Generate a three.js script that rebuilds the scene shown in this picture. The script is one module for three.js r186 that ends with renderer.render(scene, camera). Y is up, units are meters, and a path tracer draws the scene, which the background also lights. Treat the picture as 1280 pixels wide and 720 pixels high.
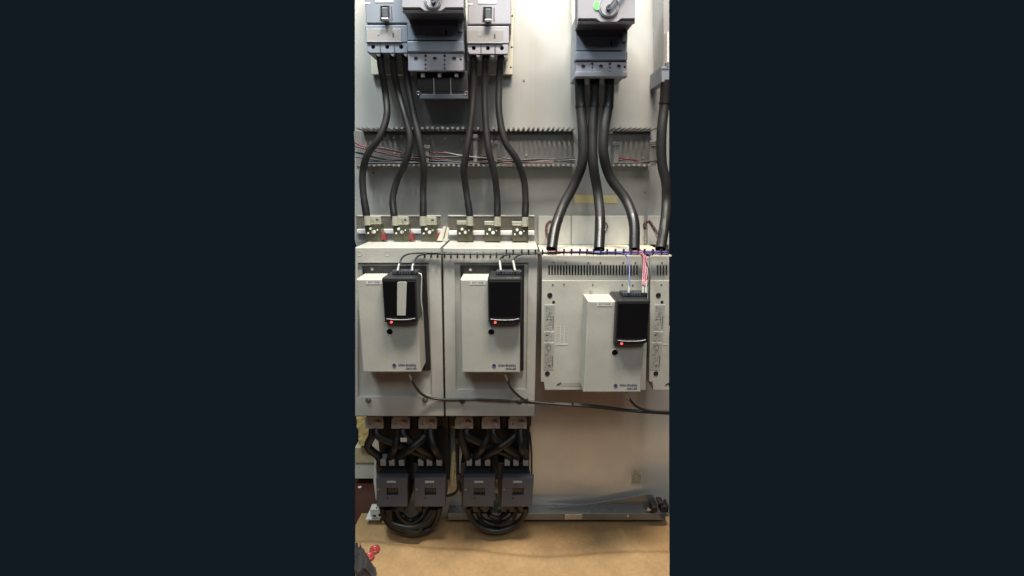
import * as THREE from 'three';
import { RoundedBoxGeometry } from 'three/addons/geometries/RoundedBoxGeometry.js';
import { TextGeometry } from 'three/addons/geometries/TextGeometry.js';
import { FontLoader } from 'three/addons/loaders/FontLoader.js';
import { mergeGeometries } from 'three/addons/utils/BufferGeometryUtils.js';
import { RectAreaLightUniformsLib } from 'three/addons/lights/RectAreaLightUniformsLib.js';

// ---------------------------------------------------------------- camera, background, lamps and added fill light, exposure
const scene = new THREE.Scene();
scene.background = new THREE.Color('#121a21');
const V3 = THREE.Vector3, PITCH = 13 * Math.PI / 180, EYE = new V3(0, 1.08, 1.3), FOV = 64;
const camera = new THREE.PerspectiveCamera(FOV, 16 / 9, 0.05, 60);
camera.position.copy(EYE);
camera.lookAt(0, EYE.y - Math.sin(PITCH), EYE.z - Math.cos(PITCH));
const renderer = new THREE.WebGLRenderer({ antialias: true });
renderer.toneMapping = THREE.LinearToneMapping;
renderer.toneMappingExposure = 1;
renderer.shadowMap.enabled = true;
RectAreaLightUniformsLib.init();
const LAMPS_AND_FILL = [   // [x, y, z, width, depth, intensity, colour, aimed at]
  [0.16, 2.62, 0.70, 0.60, 0.20, 185, [1.0, 0.90, 0.76], [0, 0.8, 0.02]],
  [-0.62, 2.62, 0.64, 0.45, 0.20, 135, [0.86, 0.98, 1.0], [0, 0.8, 0.02]],
  [0.25, 2.9, 2.5, 2.4, 1.0, 5.0, [0.93, 0.98, 1.0], [0, 0.9, 0]],  // added soft fill from behind the camera, no real lamp there
];
for (const [x, y, z, w, h, I, c, a] of LAMPS_AND_FILL) {
  const l = new THREE.RectAreaLight(new THREE.Color().setRGB(...c), I, w, h);
  l.position.set(x, y, z); l.lookAt(...a); scene.add(l);
}

// ---------------------------------------------------------------- helpers
const F = 360 / Math.tan(FOV / 2 * Math.PI / 180), CP = Math.cos(PITCH), SP = Math.sin(PITCH);
let seed = 7; const rnd = () => { seed = (seed * 1664525 + 1013904223) >>> 0; return seed / 4294967296; };
function ray(px, py) { const yc = (360 - py) / F; return new V3((px - 640) / F, yc * CP - SP, -CP - yc * SP); }
function P(px, py, z) { const d = ray(px, py); return d.multiplyScalar((z - EYE.z) / d.z).add(EYE); }        // a point of the photograph at depth z
function PF(px, py, y = 0) { const d = ray(px, py); return d.multiplyScalar((y - EYE.y) / d.y).add(EYE); }    // ... on a level plane
const mpp = (py, z) => (z - EYE.z) / ray(640, py).z / F;
const hash = (x, y) => { let h = (x * 374761393 + y * 668265263) | 0; h = Math.imul(h ^ (h >>> 13), 1274126177); return ((h ^ (h >>> 16)) >>> 0) / 4294967296; };
function tnoise(x, y, per) { const xi = Math.floor(x), yi = Math.floor(y), fx = x - xi, fy = y - yi, s = t => t * t * (3 - 2 * t), m = v => ((v % per) + per) % per;
  const a = hash(m(xi), m(yi)), b = hash(m(xi + 1), m(yi)), c = hash(m(xi), m(yi + 1)), d = hash(m(xi + 1), m(yi + 1)), u = s(fx), v = s(fy);
  return a + (b - a) * u + (c - a) * v + (a - b - c + d) * u * v; }
function fbm(x, y, per, oct) { let s = 0, a = 0.5, t = 0; for (let i = 0; i < oct; i++) { s += a * tnoise(x * 2 ** i + i * 17, y * 2 ** i + i * 31, per * 2 ** i); t += a; a *= 0.55; } return s / t; }
function tex(n, f, srgb, rep) { const d = new Uint8Array(n * n * 4);
  for (let j = 0; j < n; j++) for (let i = 0; i < n; i++) { const c = f(i / n, j / n), k = (j * n + i) * 4; for (let q = 0; q < 3; q++) d[k + q] = Math.max(0, Math.min(255, (Array.isArray(c) ? c[q] : c) * 255)); d[k + 3] = 255; }
  const t = new THREE.DataTexture(d, n, n); t.wrapS = t.wrapT = THREE.RepeatWrapping; t.magFilter = THREE.LinearFilter; t.minFilter = THREE.LinearMipmapLinearFilter; t.generateMipmaps = true;
  if (srgb) t.colorSpace = THREE.SRGBColorSpace; t.repeat.set(rep, rep); t.needsUpdate = true; return t; }
const mottle = tex(256, (u, v) => { const n = fbm(u * 6, v * 6, 6, 5), g = hash(Math.floor(u * 256), Math.floor(v * 256)); return 0.90 + 0.11 * (n - 0.5) + 0.03 * (g - 0.5); }, true, 4);
const smudge = tex(256, (u, v) => 0.78 + 0.4 * (fbm(u * 5, v * 5, 5, 5) - 0.5), false, 3);
const peel = tex(256, (u, v) => fbm(u * 40, v * 40, 40, 3), false, 12);
const drawn = tex(256, (u, v) => 0.86 + 0.16 * (fbm(u * 4, v * 4, 4, 4) - 0.5) + 0.012 * (hash(Math.floor(u * 256), 3) - 0.5), true, 1.6);
const kraft = tex(512, (u, v) => { const n = fbm(u * 8, v * 8, 8, 5) - 0.5, f = fbm(u * 60, v * 60, 60, 2) - 0.5, r = Math.sin(u * 2 * Math.PI * 56) * 0.006, st = Math.max(0, fbm(u * 3 + 1, v * 3, 3, 4) - 0.58) * 0.9;
  const k = 0.87 + 0.07 * n + 0.09 * f + r - 0.5 * st; return [k, k * 0.985, k * 0.96]; }, true, 2.2);
const kraftBump = tex(256, (u, v) => 0.5 + 0.08 * Math.sin(u * 2 * Math.PI * 28) + 0.4 * (fbm(u * 20, v * 20, 20, 4) - 0.5), false, 4);
const weave = tex(128, (u, v) => 0.5 + 0.25 * Math.sin(u * 2 * Math.PI * 32) * Math.sin(v * 2 * Math.PI * 32) + 0.3 * (fbm(u * 8, v * 8, 8, 3) - 0.5), false, 20);
const M = {};
function mat(name, rgb, rough, metal = 0, extra = {}) { const m = new THREE.MeshPhysicalMaterial({ roughness: rough, metalness: metal, ...extra }); m.color.setRGB(...rgb); m.name = name; return M[name] = m; }
mat('plate', [0.70, 0.695, 0.665], 0.27, 0.35, { map: drawn, roughnessMap: smudge, bumpMap: peel, bumpScale: 0.00006, ior: 1.5 });
mat('cream', [0.72, 0.68, 0.56], 0.5, 0, { map: mottle, bumpMap: peel, bumpScale: 0.00008 });
mat('paint', [0.52, 0.51, 0.465], 0.46, 0, { map: mottle, bumpMap: peel, bumpScale: 0.0001, roughnessMap: smudge });
mat('paint2', [0.55, 0.54, 0.48], 0.46, 0, { map: mottle, bumpMap: peel, bumpScale: 0.0001, roughnessMap: smudge });
mat('cover', [0.53, 0.52, 0.46], 0.48, 0, { map: mottle, bumpMap: peel, bumpScale: 0.00012 });
mat('white', [0.78, 0.77, 0.73], 0.5, 0, { map: mottle });
mat('offwhite', [0.66, 0.65, 0.60], 0.5, 0, { map: mottle });
mat('ductgrey', [0.225, 0.222, 0.21], 0.5, 0, { map: mottle });
mat('breaker', [0.22, 0.25, 0.305], 0.5, 0, { map: mottle, bumpMap: peel, bumpScale: 0.00012 });
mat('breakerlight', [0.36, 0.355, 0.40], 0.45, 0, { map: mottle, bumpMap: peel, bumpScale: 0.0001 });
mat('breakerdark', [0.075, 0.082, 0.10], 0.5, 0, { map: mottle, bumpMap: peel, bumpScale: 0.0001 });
mat('greylabel', [0.33, 0.32, 0.32], 0.35, 0, { map: mottle });
mat('contactor', [0.078, 0.09, 0.118], 0.5, 0, { map: mottle, bumpMap: peel, bumpScale: 0.0001 });
mat('black', [0.018, 0.018, 0.019], 0.42, 0, { bumpMap: peel, bumpScale: 0.0001 });
mat('gloss', [0.006, 0.006, 0.007], 0.10);
mat('hole', [0.006, 0.006, 0.007], 0.9);
mat('rubber', [0.017, 0.016, 0.016], 0.62, 0, { specularIntensity: 0.55, bumpMap: peel, bumpScale: 0.00012, roughnessMap: smudge });
mat('shrink', [0.012, 0.012, 0.012], 0.34, 0, { specularIntensity: 0.7, bumpMap: smudge, bumpScale: 0.0012 });
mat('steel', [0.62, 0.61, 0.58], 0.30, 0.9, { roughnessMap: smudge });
mat('zinc', [0.62, 0.61, 0.50], 0.36, 0.4, { roughnessMap: smudge, map: mottle });
mat('brightzinc', [0.74, 0.74, 0.72], 0.4, 0.2);
mat('olive', [0.15, 0.14, 0.10], 0.34, 0.5, { roughnessMap: smudge, map: mottle });
mat('tab', [0.46, 0.46, 0.45], 0.42, 0.15, { roughnessMap: smudge, map: mottle });
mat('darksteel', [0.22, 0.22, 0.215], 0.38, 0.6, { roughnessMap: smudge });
mat('redfoot', [0.17, 0.03, 0.03], 0.5);
mat('redplastic', [0.34, 0.045, 0.045], 0.35);
mat('redwire', [0.13, 0.009, 0.018], 0.4);
mat('purple', [0.085, 0.055, 0.20], 0.42);
mat('blue', [0.10, 0.12, 0.30], 0.42);
mat('pink', [0.44, 0.15, 0.20], 0.45);
mat('greywire', [0.30, 0.28, 0.25], 0.45);
mat('ferrule', [0.50, 0.50, 0.48], 0.3, 0, { transmission: 0.35, thickness: 0 });
mat('clear', [0.93, 0.95, 0.90], 0.08, 0, { transmission: 1, thickness: 0, ior: 1.5 });
mat('smoke', [0.55, 0.52, 0.46], 0.15, 0, { transmission: 0.85, thickness: 0, ior: 1.5 });
mat('tape', [0.62, 0.54, 0.27], 0.7, 0, { map: mottle });
mat('kraft', [0.50, 0.32, 0.155], 0.8, 0, { map: kraft, bumpMap: kraftBump, bumpScale: 0.0005 });
mat('carton', [0.62, 0.53, 0.34], 0.8, 0, { map: kraft });
mat('yellowpaper', [0.72, 0.54, 0.22], 0.75, 0, { map: mottle, bumpMap: smudge, bumpScale: 0.004 });
mat('floor', [0.085, 0.032, 0.022], 0.45, 0, { map: kraft, roughnessMap: smudge });
mat('cloth', [0.035, 0.031, 0.032], 0.95, 0, { bumpMap: weave, bumpScale: 0.0006, sheen: 0.3 });
mat('print', [0.035, 0.035, 0.10], 0.6);
mat('printblack', [0.05, 0.045, 0.04], 0.6);
mat('printgrey', [0.20, 0.19, 0.18], 0.6);
mat('printwhite', [0.72, 0.72, 0.72], 0.6);
mat('strip', [0.50, 0.49, 0.43], 0.45, 0, { bumpMap: smudge, bumpScale: 0.003, map: mottle });
mat('yellowwrap', [0.50, 0.42, 0.20], 0.5);
mat('ledred', [0.5, 0.02, 0.02], 0.4, 0, { emissive: new THREE.Color(1, 0.10, 0.10), emissiveIntensity: 1.6 });
mat('ledblue', [0.02, 0.03, 0.12], 0.3);
mat('ledgreen', [0.10, 0.5, 0.10], 0.4, 0, { emissive: new THREE.Color(0.16, 0.95, 0.16), emissiveIntensity: 0.85 });

const used = {};
function numbered(n) { if (!(n in used)) { used[n] = 0; return n; } used[n]++; return n + '_' + String(used[n]).padStart(3, '0'); }
function tag(o, label, category, group) { o.userData.label = label; if (category) o.userData.category = category; if (group) o.userData.group = group; return o; }
function thing(name, label, category, base, group) { const o = new THREE.Group(); o.name = numbered(name); o.position.copy(base); tag(o, label, category, group); o.userData.base = base.toArray(); scene.add(o); return o; }
function rootOf(o) { while (o.parent && o.parent !== scene) o = o.parent; return o; }
function boxUV(g) { g.computeBoundingBox(); const p = g.attributes.position, n = g.attributes.normal, uv = new Float32Array(p.count * 2);
  for (let i = 0; i < p.count; i++) { const ax = Math.abs(n.getX(i)), ay = Math.abs(n.getY(i)), az = Math.abs(n.getZ(i));
    if (az >= ax && az >= ay) { uv[2 * i] = p.getX(i); uv[2 * i + 1] = p.getY(i); } else if (ay >= ax) { uv[2 * i] = p.getX(i); uv[2 * i + 1] = p.getZ(i); } else { uv[2 * i] = p.getZ(i); uv[2 * i + 1] = p.getY(i); } }
  g.setAttribute('uv', new THREE.BufferAttribute(uv, 2)); return g; }
function clean(g) { const h = g.index ? g.toNonIndexed() : g.clone(); for (const k of Object.keys(h.attributes)) if (!['position', 'normal', 'uv'].includes(k)) h.deleteAttribute(k); return h; }
// one part: geometries in scene space merged into one mesh under its thing
function part(parent, name, geos, m, opt = {}) {
  geos = [].concat(geos).map(clean);
  if (!opt.keepUV) geos.forEach(boxUV);
  const g = geos.length > 1 ? mergeGeometries(geos) : geos[0];
  const mesh = new THREE.Mesh(g, m); mesh.castShadow = mesh.receiveShadow = true;
  if (parent) { const b = rootOf(parent).userData.base; g.translate(-b[0], -b[1], -b[2]); mesh.name = name; parent.add(mesh); }
  else { mesh.name = numbered(name); scene.add(mesh); }
  if (opt.label) mesh.userData.label = opt.label;
  return mesh;
}
function single(name, geos, m, label, category, group) { return tag(part(null, name, geos, m), label, category, group); }
function struct(name, geos, m) { const o = part(null, name, geos, m); o.userData.kind = 'structure'; o.userData.base = [0, 0, 0]; return o; }
// geometry from photograph rectangles at a depth
function bx(x0, y0, x1, y1, zf, d, r = 0.0015) {
  const ym = (y0 + y1) / 2, a = P(x0, ym, zf), b = P(x1, ym, zf), t = P(x0, y0, zf).y, u = P(x0, y1, zf).y, w = b.x - a.x, h = t - u;
  r = Math.min(r, w / 2.1, h / 2.1, d / 2.1);
  const g = r > 0 ? new RoundedBoxGeometry(w, h, d, 2, r) : new THREE.BoxGeometry(w, h, d);
  return g.translate((a.x + b.x) / 2, (t + u) / 2, zf - d / 2);
}
function outline(pts, z) { return pts.map(([x, y]) => { const p = P(x, y, z); return new THREE.Vector2(p.x, p.y); }); }
function ex(pts, z, d, holes = [], bevel = 0, curve = 12) {   // plate cut to an outline, front face at z
  const s = new THREE.Shape(outline(pts, z));
  for (const h of holes) {
    const hp = new THREE.Path();
    if (h.r) { const c = P(h.x, h.y, z); hp.absarc(c.x, c.y, h.r, 0, Math.PI * 2, true); } else hp.setFromPoints(outline(h, z));
    s.holes.push(hp);
  }
  const g = new THREE.ExtrudeGeometry(s, { depth: d - bevel, bevelEnabled: bevel > 0, bevelThickness: bevel, bevelSize: bevel, bevelOffset: -bevel, bevelSegments: 2, curveSegments: curve });
  return g.translate(0, 0, z - d);
}
const rect = (x0, y0, x1, y1) => [[x0, y0], [x1, y0], [x1, y1], [x0, y1]];
function disc(px, py, zf, r, d, seg = 20, r2 = r) { const c = P(px, py, zf), g = new THREE.CylinderGeometry(r, r2, d, seg); g.rotateX(Math.PI / 2); return g.translate(c.x, c.y, zf - d / 2); }
function ring(px, py, z, R, r, a = Math.PI * 2, rot = 0) { const c = P(px, py, z), g = new THREE.TorusGeometry(R, r, 8, 28, a); g.rotateZ(rot); return g.translate(c.x, c.y, z); }
function tube(pts, r, seg = 40, rad = 10) { return new THREE.TubeGeometry(new THREE.CatmullRomCurve3(pts.map(p => p.isVector3 ? p : P(...p)), false, 'centripetal'), seg, r, rad, false); }
function screwGeo(px, py, z, r) { const c = P(px, py, z), a = rnd() * 3; const s = new THREE.BoxGeometry(r * 1.5, r * 0.3, r * 0.3).rotateZ(a).translate(c.x, c.y, z + r * 0.5);
  return [new THREE.CylinderGeometry(r * 0.8, r, r * 0.55, 14).rotateX(Math.PI / 2).translate(c.x, c.y, z + r * 0.27), new THREE.TorusGeometry(r * 1.15, r * 0.22, 6, 16).translate(c.x, c.y, z), s]; }
const font = await new FontLoader().loadAsync('fonts/droid/droid_sans_bold.typeface.json');
function words(str, x0, y0, x1, y1, z, depth = 0.0004) {      // raised print that fills a photograph rectangle
  const g = new TextGeometry(str, { font, size: 1, depth: 0.01, curveSegments: 2, bevelEnabled: false }); g.computeBoundingBox();
  const b = g.boundingBox, p = P(x0, y1, z), q = P(x1, y0, z);
  g.translate(-b.min.x, -b.min.y, -b.min.z); g.scale((q.x - p.x) / (b.max.x - b.min.x), (q.y - p.y) / (b.max.y - b.min.y), depth / (b.max.z - b.min.z));
  return g.translate(p.x, p.y, z);
}
function crumple(g, amp, f) { const p = g.attributes.position; for (let i = 0; i < p.count; i++) { const x = p.getX(i), y = p.getY(i), z = p.getZ(i);
    const n = k => fbm((x + z * 0.7) * f + k * 7.1 + 50, (y + z * 1.3) * f + k * 3.7 + 50, 997, 4) - 0.5; p.setXYZ(i, x + amp * n(1), y + amp * n(2), z + amp * n(3)); } g.computeVertexNormals(); return g; }
function copyOf(src, from, to, z, label, group) { const o = src.clone(); o.name = numbered(src.name.replace(/_\d{3}$/, '')); const d = P(...to, z).sub(P(...from, z)); o.position.add(d); o.userData = { ...src.userData, label, base: o.position.toArray() }; if (group) o.userData.group = group; scene.add(o); return o; }

// ---------------------------------------------------------------- lamps' fittings (above and behind the camera)
const fit = mat('diffuser', [0.8, 0.8, 0.78], 0.6, 0, { emissive: new THREE.Color(1, 0.96, 0.88), emissiveIntensity: 1.2 });
[['white ceiling light above the right half of the panel', 0], ['white ceiling light above the left half of the panel', 1]].forEach(([label, i]) => {
  const [x, y, z, w, h] = LAMPS_AND_FILL[i], t = thing('ceiling_light', label, 'ceiling light', new V3(x, y + 0.08, z), 'ceiling lights');
  const l = scene.children.filter(o => o.isRectAreaLight)[i]; l.updateMatrixWorld();
  const q = l.quaternion, put = (g, dz) => g.translate(0, 0, dz).applyQuaternion(q).translate(x, y, z);
  part(t, 'housing', put(new THREE.BoxGeometry(w + 0.06, h + 0.06, 0.05), 0.05), M.white);
  part(t, 'diffuser', put(new THREE.BoxGeometry(w, h, 0.012), 0.016), fit);
});

// ---------------------------------------------------------------- setting: floor, cardboard, back panel
function sheet(z0, z1, y, th, L, R, nx, nz, h) {
  const g = new THREE.BoxGeometry(1, th, 1, nx, 1, nz), p = g.attributes.position;
  for (let i = 0; i < p.count; i++) { const z = z0 + (p.getZ(i) + 0.5) * (z1 - z0), u = p.getX(i) + 0.5, x = L(z) + (R(z) - L(z)) * u; p.setXYZ(i, x, y + p.getY(i) + h(x, z), z); }
  g.computeVertexNormals(); return g;
}
const edgeX = (px, y = 0) => z => { const t = (-(z - EYE.z) * CP - (y - EYE.y) * SP); return (px - 640) / F * t; };
struct('floor', [sheet(-0.45, 0.06, -0.012, 0.006, edgeX(443.6), edgeX(560), 4, 8, () => 0), sheet(0.30, 3.6, -0.012, 0.006, () => -1.6, () => 1.6, 4, 4, () => 0)], M.floor);
const Lp = edgeX(444.6), Rp = edgeX(836.4);
const smooth = (a, b, t) => { t = Math.max(0, Math.min(1, (t - a) / (b - a))); return t * t * (3 - 2 * t); };
const cardL = z => Lp(z) + 0.022 * (1 - smooth(-0.03, 0.05, z)) * 1 - 0.55 * smooth(0.25, 0.36, z), cardR = z => Rp(z) + 0.55 * smooth(0.25, 0.36, z);
const ridge = (x, z) => { const c = 0.128 + 0.05 * smooth(-0.45, 0.1, x) - 0.02 * smooth(0.1, 0.5, x) + 0.004 * Math.sin(x * 17); return 0.0075 * Math.exp(-(((z - c) / 0.016) ** 2)) - 0.003 * Math.exp(-(((z - c + 0.024) / 0.010) ** 2)); };
const ridge2 = (x, z) => 0.004 * Math.exp(-(((x - 0.33 - z * 0.25) / 0.007) ** 2)) + 0.003 * Math.exp(-(((x + 0.10 + z * 0.1) / 0.006) ** 2));
tag(struct('cardboard_sheet', sheet(-0.016, 0.56, 0.002, 0.004, cardL, cardR, 120, 200, (x, z) => 0.008 + ridge(x, z) + ridge2(x, z) + 0.007 * (fbm(x * 7 + 40, z * 7 + 40, 997, 4) - 0.5)), M.kraft), 'brown creased cardboard spread on the floor under the panel');

const panel = struct('mounting_panel', ex([[443.6, -30], [836.4, -30], [836.4, 649], [476, 649], [470, 622], [473, 580], [468, 536], [452, 330], [443.6, 300]], 0, 0.003), M.plate);
part(panel, 'flange', ex([[461.5, 524], [467.6, 524], [472.6, 580], [470, 626], [466.8, 600], [468, 575]], -0.0005, 0.03), M.white, { label: 'white folded left edge of the panel' });
for (const [x, y] of [[466.5, 216], [806, 240], [655, 100]]) part(panel, 'rivet', disc(x, y, 0.002, 0.0022, 0.003, 10), M.steel);
single('tape_strip', ex([[718, 243.6], [772, 244.2], [771.6, 254], [718.4, 253.4]], 0.0009, 0.0005), M.tape, 'strip of pale yellow tape on the panel behind three thick cables', 'tape');
const bottomBracket = thing('perforated_bracket', 'white perforated bracket at the lower left corner of the panel', 'bracket', P(470, 646, 0.02));
{
  const a = PF(459, 646, 0.012), g = new THREE.BoxGeometry(0.045, 0.004, 0.07).translate(a.x + 0.032, 0.035, 0.006);
  part(bottomBracket, 'flat', g, M.white); const f = bx(463, 637, 482, 647, 0.045, 0.003, 0.0006); part(bottomBracket, 'lip', f, M.offwhite);
  for (const [x, y] of [[471, 635], [469.5, 639.5], [474, 631.5]]) { const c = PF(x, y, 0.0372); part(bottomBracket, 'hole', new THREE.CylinderGeometry(0.0035, 0.0035, 0.001, 10).translate(c.x, 0.0376, c.z), M.hole); }
  part(bottomBracket, 'slot', bx(473, 642.5, 481, 645.5, 0.0458, 0.001, 0.0003), M.hole); part(bottomBracket, 'slot', bx(466, 644, 470, 646, 0.0458, 0.001, 0.0003), M.hole);
}
const rail = thing('steel_rail', 'grey steel rail along the foot of the panel', 'rail', P(660, 648, 0.02));
part(rail, 'top_face', (() => { const a = P(560, 640, 0.03), b = P(834, 640, 0.03); return new THREE.BoxGeometry(b.x - a.x, 0.003, 0.045).translate((a.x + b.x) / 2, a.y, 0.024); })(), M.darksteel);
part(rail, 'front_face', bx(560, 642, 832, 650, 0.047, 0.003, 0.0008), M.darksteel);
part(rail, 'slot', bx(706, 643.4, 728, 649.5, 0.0478, 0.0015, 0.0006), M.steel);  // bright steel plate paints a highlight on the rail face
part(rail, 'bolt', disc(811, 638, 0.04, 0.007, 0.006, 6), M.steel); part(rail, 'bolt', disc(785, 645, 0.052, 0.004, 0.005, 6), M.steel);
const clampGeo = (x0, x1, y0, y1) => bx(x0, y0, x1, y1, 0.055, 0.03, 0.003);
const cl = thing('rail_clamp', 'black clamp on the right end of the steel rail', 'clamp', P(828, 640, 0.03));
part(cl, 'body', [clampGeo(815, 822, 634, 641), clampGeo(826, 836, 633, 641)], M.black); part(cl, 'jaw', clampGeo(823, 830, 628.5, 631.5), M.black); part(cl, 'pin', clampGeo(833, 836.2, 631, 634), M.black);
single('rail_reflection', ex([[646, 640], [745, 629.5], [808, 618], [816, 619], [821.5, 630], [818, 634], [800, 637], [700, 641]], 0.018, 0.003, [], 0.0006), M.darksteel, 'dark grey slanted plate painting the reflection of the rail at the foot of the panel', 'painted reflection');  // dark plate shaped like the reflection of the rail in the panel

// ---------------------------------------------------------------- left: what stands behind the panel's edge
const carton = thing('carton', 'cream carton on the floor behind the left edge of the panel', 'carton', P(456, 598, -0.19));
part(carton, 'side', ex(rect(443.6, 579, 480, 598.5), -0.19, 0.14, [], 0.002), M.cream); part(carton, 'lid', ex(rect(443.6, 559.5, 480, 579), -0.186, 0.146, [], 0.002), M.carton, { label: 'tan upper band of the carton' });
{
  const g = ex(rect(446.5, 521, 478, 560), -0.18, 0.12), a = P(444.5, 516, -0.165), b = P(480, 559.6, -0.16);
  const c = new THREE.BoxGeometry(b.x - a.x, a.y - b.y, 0.1, 14, 20, 6).translate((a.x + b.x) / 2, (a.y + b.y) / 2, -0.22);
  single('packing_paper', crumple(c, 0.012, 60), M.yellowpaper, 'crumpled yellow packing paper on top of the cream carton', 'packing paper');
}
single('paper_scrap', new THREE.BoxGeometry(0.011, 0.002, 0.009, 4, 1, 4).rotateY(0.5).translate(...PF(449.5, 609, -0.006).toArray()), M.white, 'small pale scrap of paper on the dark red floor', 'paper scrap');
{
  const a = PF(444, 706, 0.0), b = PF(470, 722, 0.0);
  const g = new THREE.BoxGeometry(1, 1, 1, 26, 10, 26), p = g.attributes.position;
  for (let i = 0; i < p.count; i++) { const u = p.getX(i) + 0.5, w = p.getZ(i) + 0.5, v = p.getY(i) + 0.5; const z = 0.125 + w * 0.125, R = edgeX(452 + 19 * smooth(0, 0.8, w))(z), Lx = edgeX(444.2, 0.04)(z);
    const hgt = (0.012 + 0.034 * smooth(0, 0.4, w) * (1 - smooth(0.45, 1, u)) + 0.012 * Math.sin(u * 9 + w * 3) * (1 - u)) ; p.setXYZ(i, Lx + (R - Lx) * u, 0.006 + v * Math.max(0.006, hgt), z); }
  g.computeVertexNormals(); single('dark_cloth', crumple(g, 0.008, 60), M.cloth, 'dark grey folded cloth at the lower left edge, beside the red caps', 'cloth');
}
function redCap(px, py, label) {
  const b = PF(px, py, 0.02), t = thing('red_cap', label, 'cap', b, 'red plastic caps');
  const prof = [[0.0001, 0.001], [0.010, 0.001], [0.0145, 0.003], [0.0155, 0.008], [0.0135, 0.012], [0.0105, 0.0125], [0.0095, 0.008], [0.0001, 0.0075]].map(q => new THREE.Vector2(...q));
  part(t, 'rim', new THREE.LatheGeometry(prof, 24).translate(b.x, 0.012, b.z), M.redplastic); part(t, 'button', new THREE.SphereGeometry(0.006, 14, 8).scale(1, 0.7, 1).translate(b.x, 0.0215, b.z), M.redplastic);
}
redCap(468.5, 686.5, 'red plastic cap on the cardboard, upper of two'); redCap(461.5, 695.5, 'red plastic cap on the cardboard, lower of two beside the dark cloth');

// ---------------------------------------------------------------- wire ducts
function duct(x0, x1, label, clips, rivets, startCut = 0) {
  const t = thing('wire_duct', label, 'wire duct', P((x0 + x1) / 2, 207, 0.0)), ZF = 0.08;
  const yt = P(640, 160, ZF).y, yb = P(640, 206.5, ZF).y, a = P(x0, 183, ZF).x, b = P(x1, 183, ZF).x;
  part(t, 'back_wall', new THREE.BoxGeometry(b - P(x0, 183, 0.002).x, yt - yb, 0.002).translate((P(x0, 183, 0.002).x + b) / 2, (yt + yb) / 2, 0.0025), M.ductgrey);
  const comb = y => { const s = new THREE.Shape(), pitch = 0.0125, n = Math.floor((b - a) / pitch), pw = (b - a) / n; s.moveTo(a, 0.0035); s.lineTo(b, 0.0035); s.lineTo(b, 0.016);
    for (let i = n; i-- > 0;) { const xl = a + i * pw, q = (rnd() - 0.5) * 0.002; s.lineTo(xl + pw * 0.76, 0.016); s.lineTo(xl + pw * 0.76 + q * 0.4, ZF - 0.004 + q); s.lineTo(xl + pw * 0.68, ZF + q); s.lineTo(xl + pw * 0.32, ZF + q); s.lineTo(xl + pw * 0.26 + q * 0.4, ZF - 0.004 + q); s.lineTo(xl + pw * 0.26, 0.016); }
    s.lineTo(a, 0.016); const g = new THREE.ExtrudeGeometry(s, { depth: 0.002, bevelEnabled: false }), tips = []; for (let i = 0; i < n; i++) tips.push(new THREE.BoxGeometry(pw * 0.42, 0.004 + rnd() * 0.0015, 0.003).translate(a + (i + 0.5) * pw, y + (rnd() - 0.5) * 0.002, ZF - 0.001)); return [g.rotateX(Math.PI / 2).translate(0, y + 0.001, 0), ...tips]; };
  part(t, 'slotted_wall', comb(yt), M.ductgrey).geometry; part(t, 'slotted_wall', comb(yb), M.ductgrey);
  for (const [cx, c0, w] of clips) { const g = bx(cx - w / 2, c0 + 6, cx + w / 2, 206, 0.055, 0.004, 0.001), h = bx(cx - w / 2 - 1.5, c0, cx + w / 2 + 1.5, c0 + 5, 0.059, 0.006, 0.002); part(t, 'retaining_clip', [g, h], M.ductgrey); }
  for (const [x, y] of rivets) part(t, 'rivet', disc(x, y, 0.006, 0.0019, 0.0028, 10), M.white);
}
duct(443.9, 720.5, 'long open grey wire duct across the panel, left of the thick cables', [[533, 181, 6], [594, 168, 5], [617.5, 176, 8]], [[492, 172], [535, 173], [556.5, 173], [577.5, 174], [599, 174], [493, 191], [578, 193], [658, 194]]);
duct(765, 823, 'short open grey wire duct on the right of the thick cables', [[770, 177, 6], [817, 176, 7]], [[804, 197]]);
function ductWire(m, label, pts, r = 0.0016) { single('duct_wire', tube(pts, r, 60, 6), m, label, 'wire', 'wires lying in the ducts'); }
ductWire(M.redwire, 'dark red wire in the left end of the long duct, uppermost', [[444.2, 178, .03], [456, 184, .035], [475, 185, .04], [495, 189, .04], [520, 195, .04], [560, 201, .04]], 0.0024);
ductWire(M.redwire, 'dark red wire sagging to the floor of the long duct', [[444.2, 183, .04], [470, 189, .045], [500, 196, .045], [540, 198, .045], [580, 203, .045]], 0.0024);
ductWire(M.redwire, 'dark red wire in the middle of the long duct', [[530, 190, .05], [550, 191, .05], [575, 194, .05], [610, 202, .05], [690, 203.5, .05]], 0.0022);
ductWire(M.black, 'black wire along the floor of the long duct', [[444.2, 196, .05], [490, 202, .05], [560, 202, .05], [600, 199, .05], [660, 203, .05], [719, 200, .05]], 0.002);
ductWire(M.black, 'black wire crossing over the others in the long duct', [[452, 202, .03], [520, 200, .05], [600, 203, .06], [680, 199, .05], [718, 203, .05]], 0.002);
ductWire(M.greywire, 'grey wire rising along the long duct to its right end', [[555, 190, .05], [580, 195, .055], [630, 199, .05], [680, 201, .05], [700, 199, .05], [720, 199.5, .05]], 0.0016);
ductWire(M.black, 'black wire lying highest in the middle of the long duct', [[500, 193, .05], [540, 196, .055], [610, 196, .05], [650, 200, .05], [719, 197.5, .05]], 0.0022);
ductWire(M.black, 'black wire against the back of the long duct', [[444.2, 190, .03], [480, 199, .04], [530, 203, .04], [600, 204, .04], [640, 202, .04]], 0.0028);
ductWire(M.black, 'thick black wire at the left end of the long duct', [[455, 204, .06], [480, 203.6, .06], [515, 203.8, .06], [550, 204.3, .06], [600, 205, .06]], 0.003);
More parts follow.
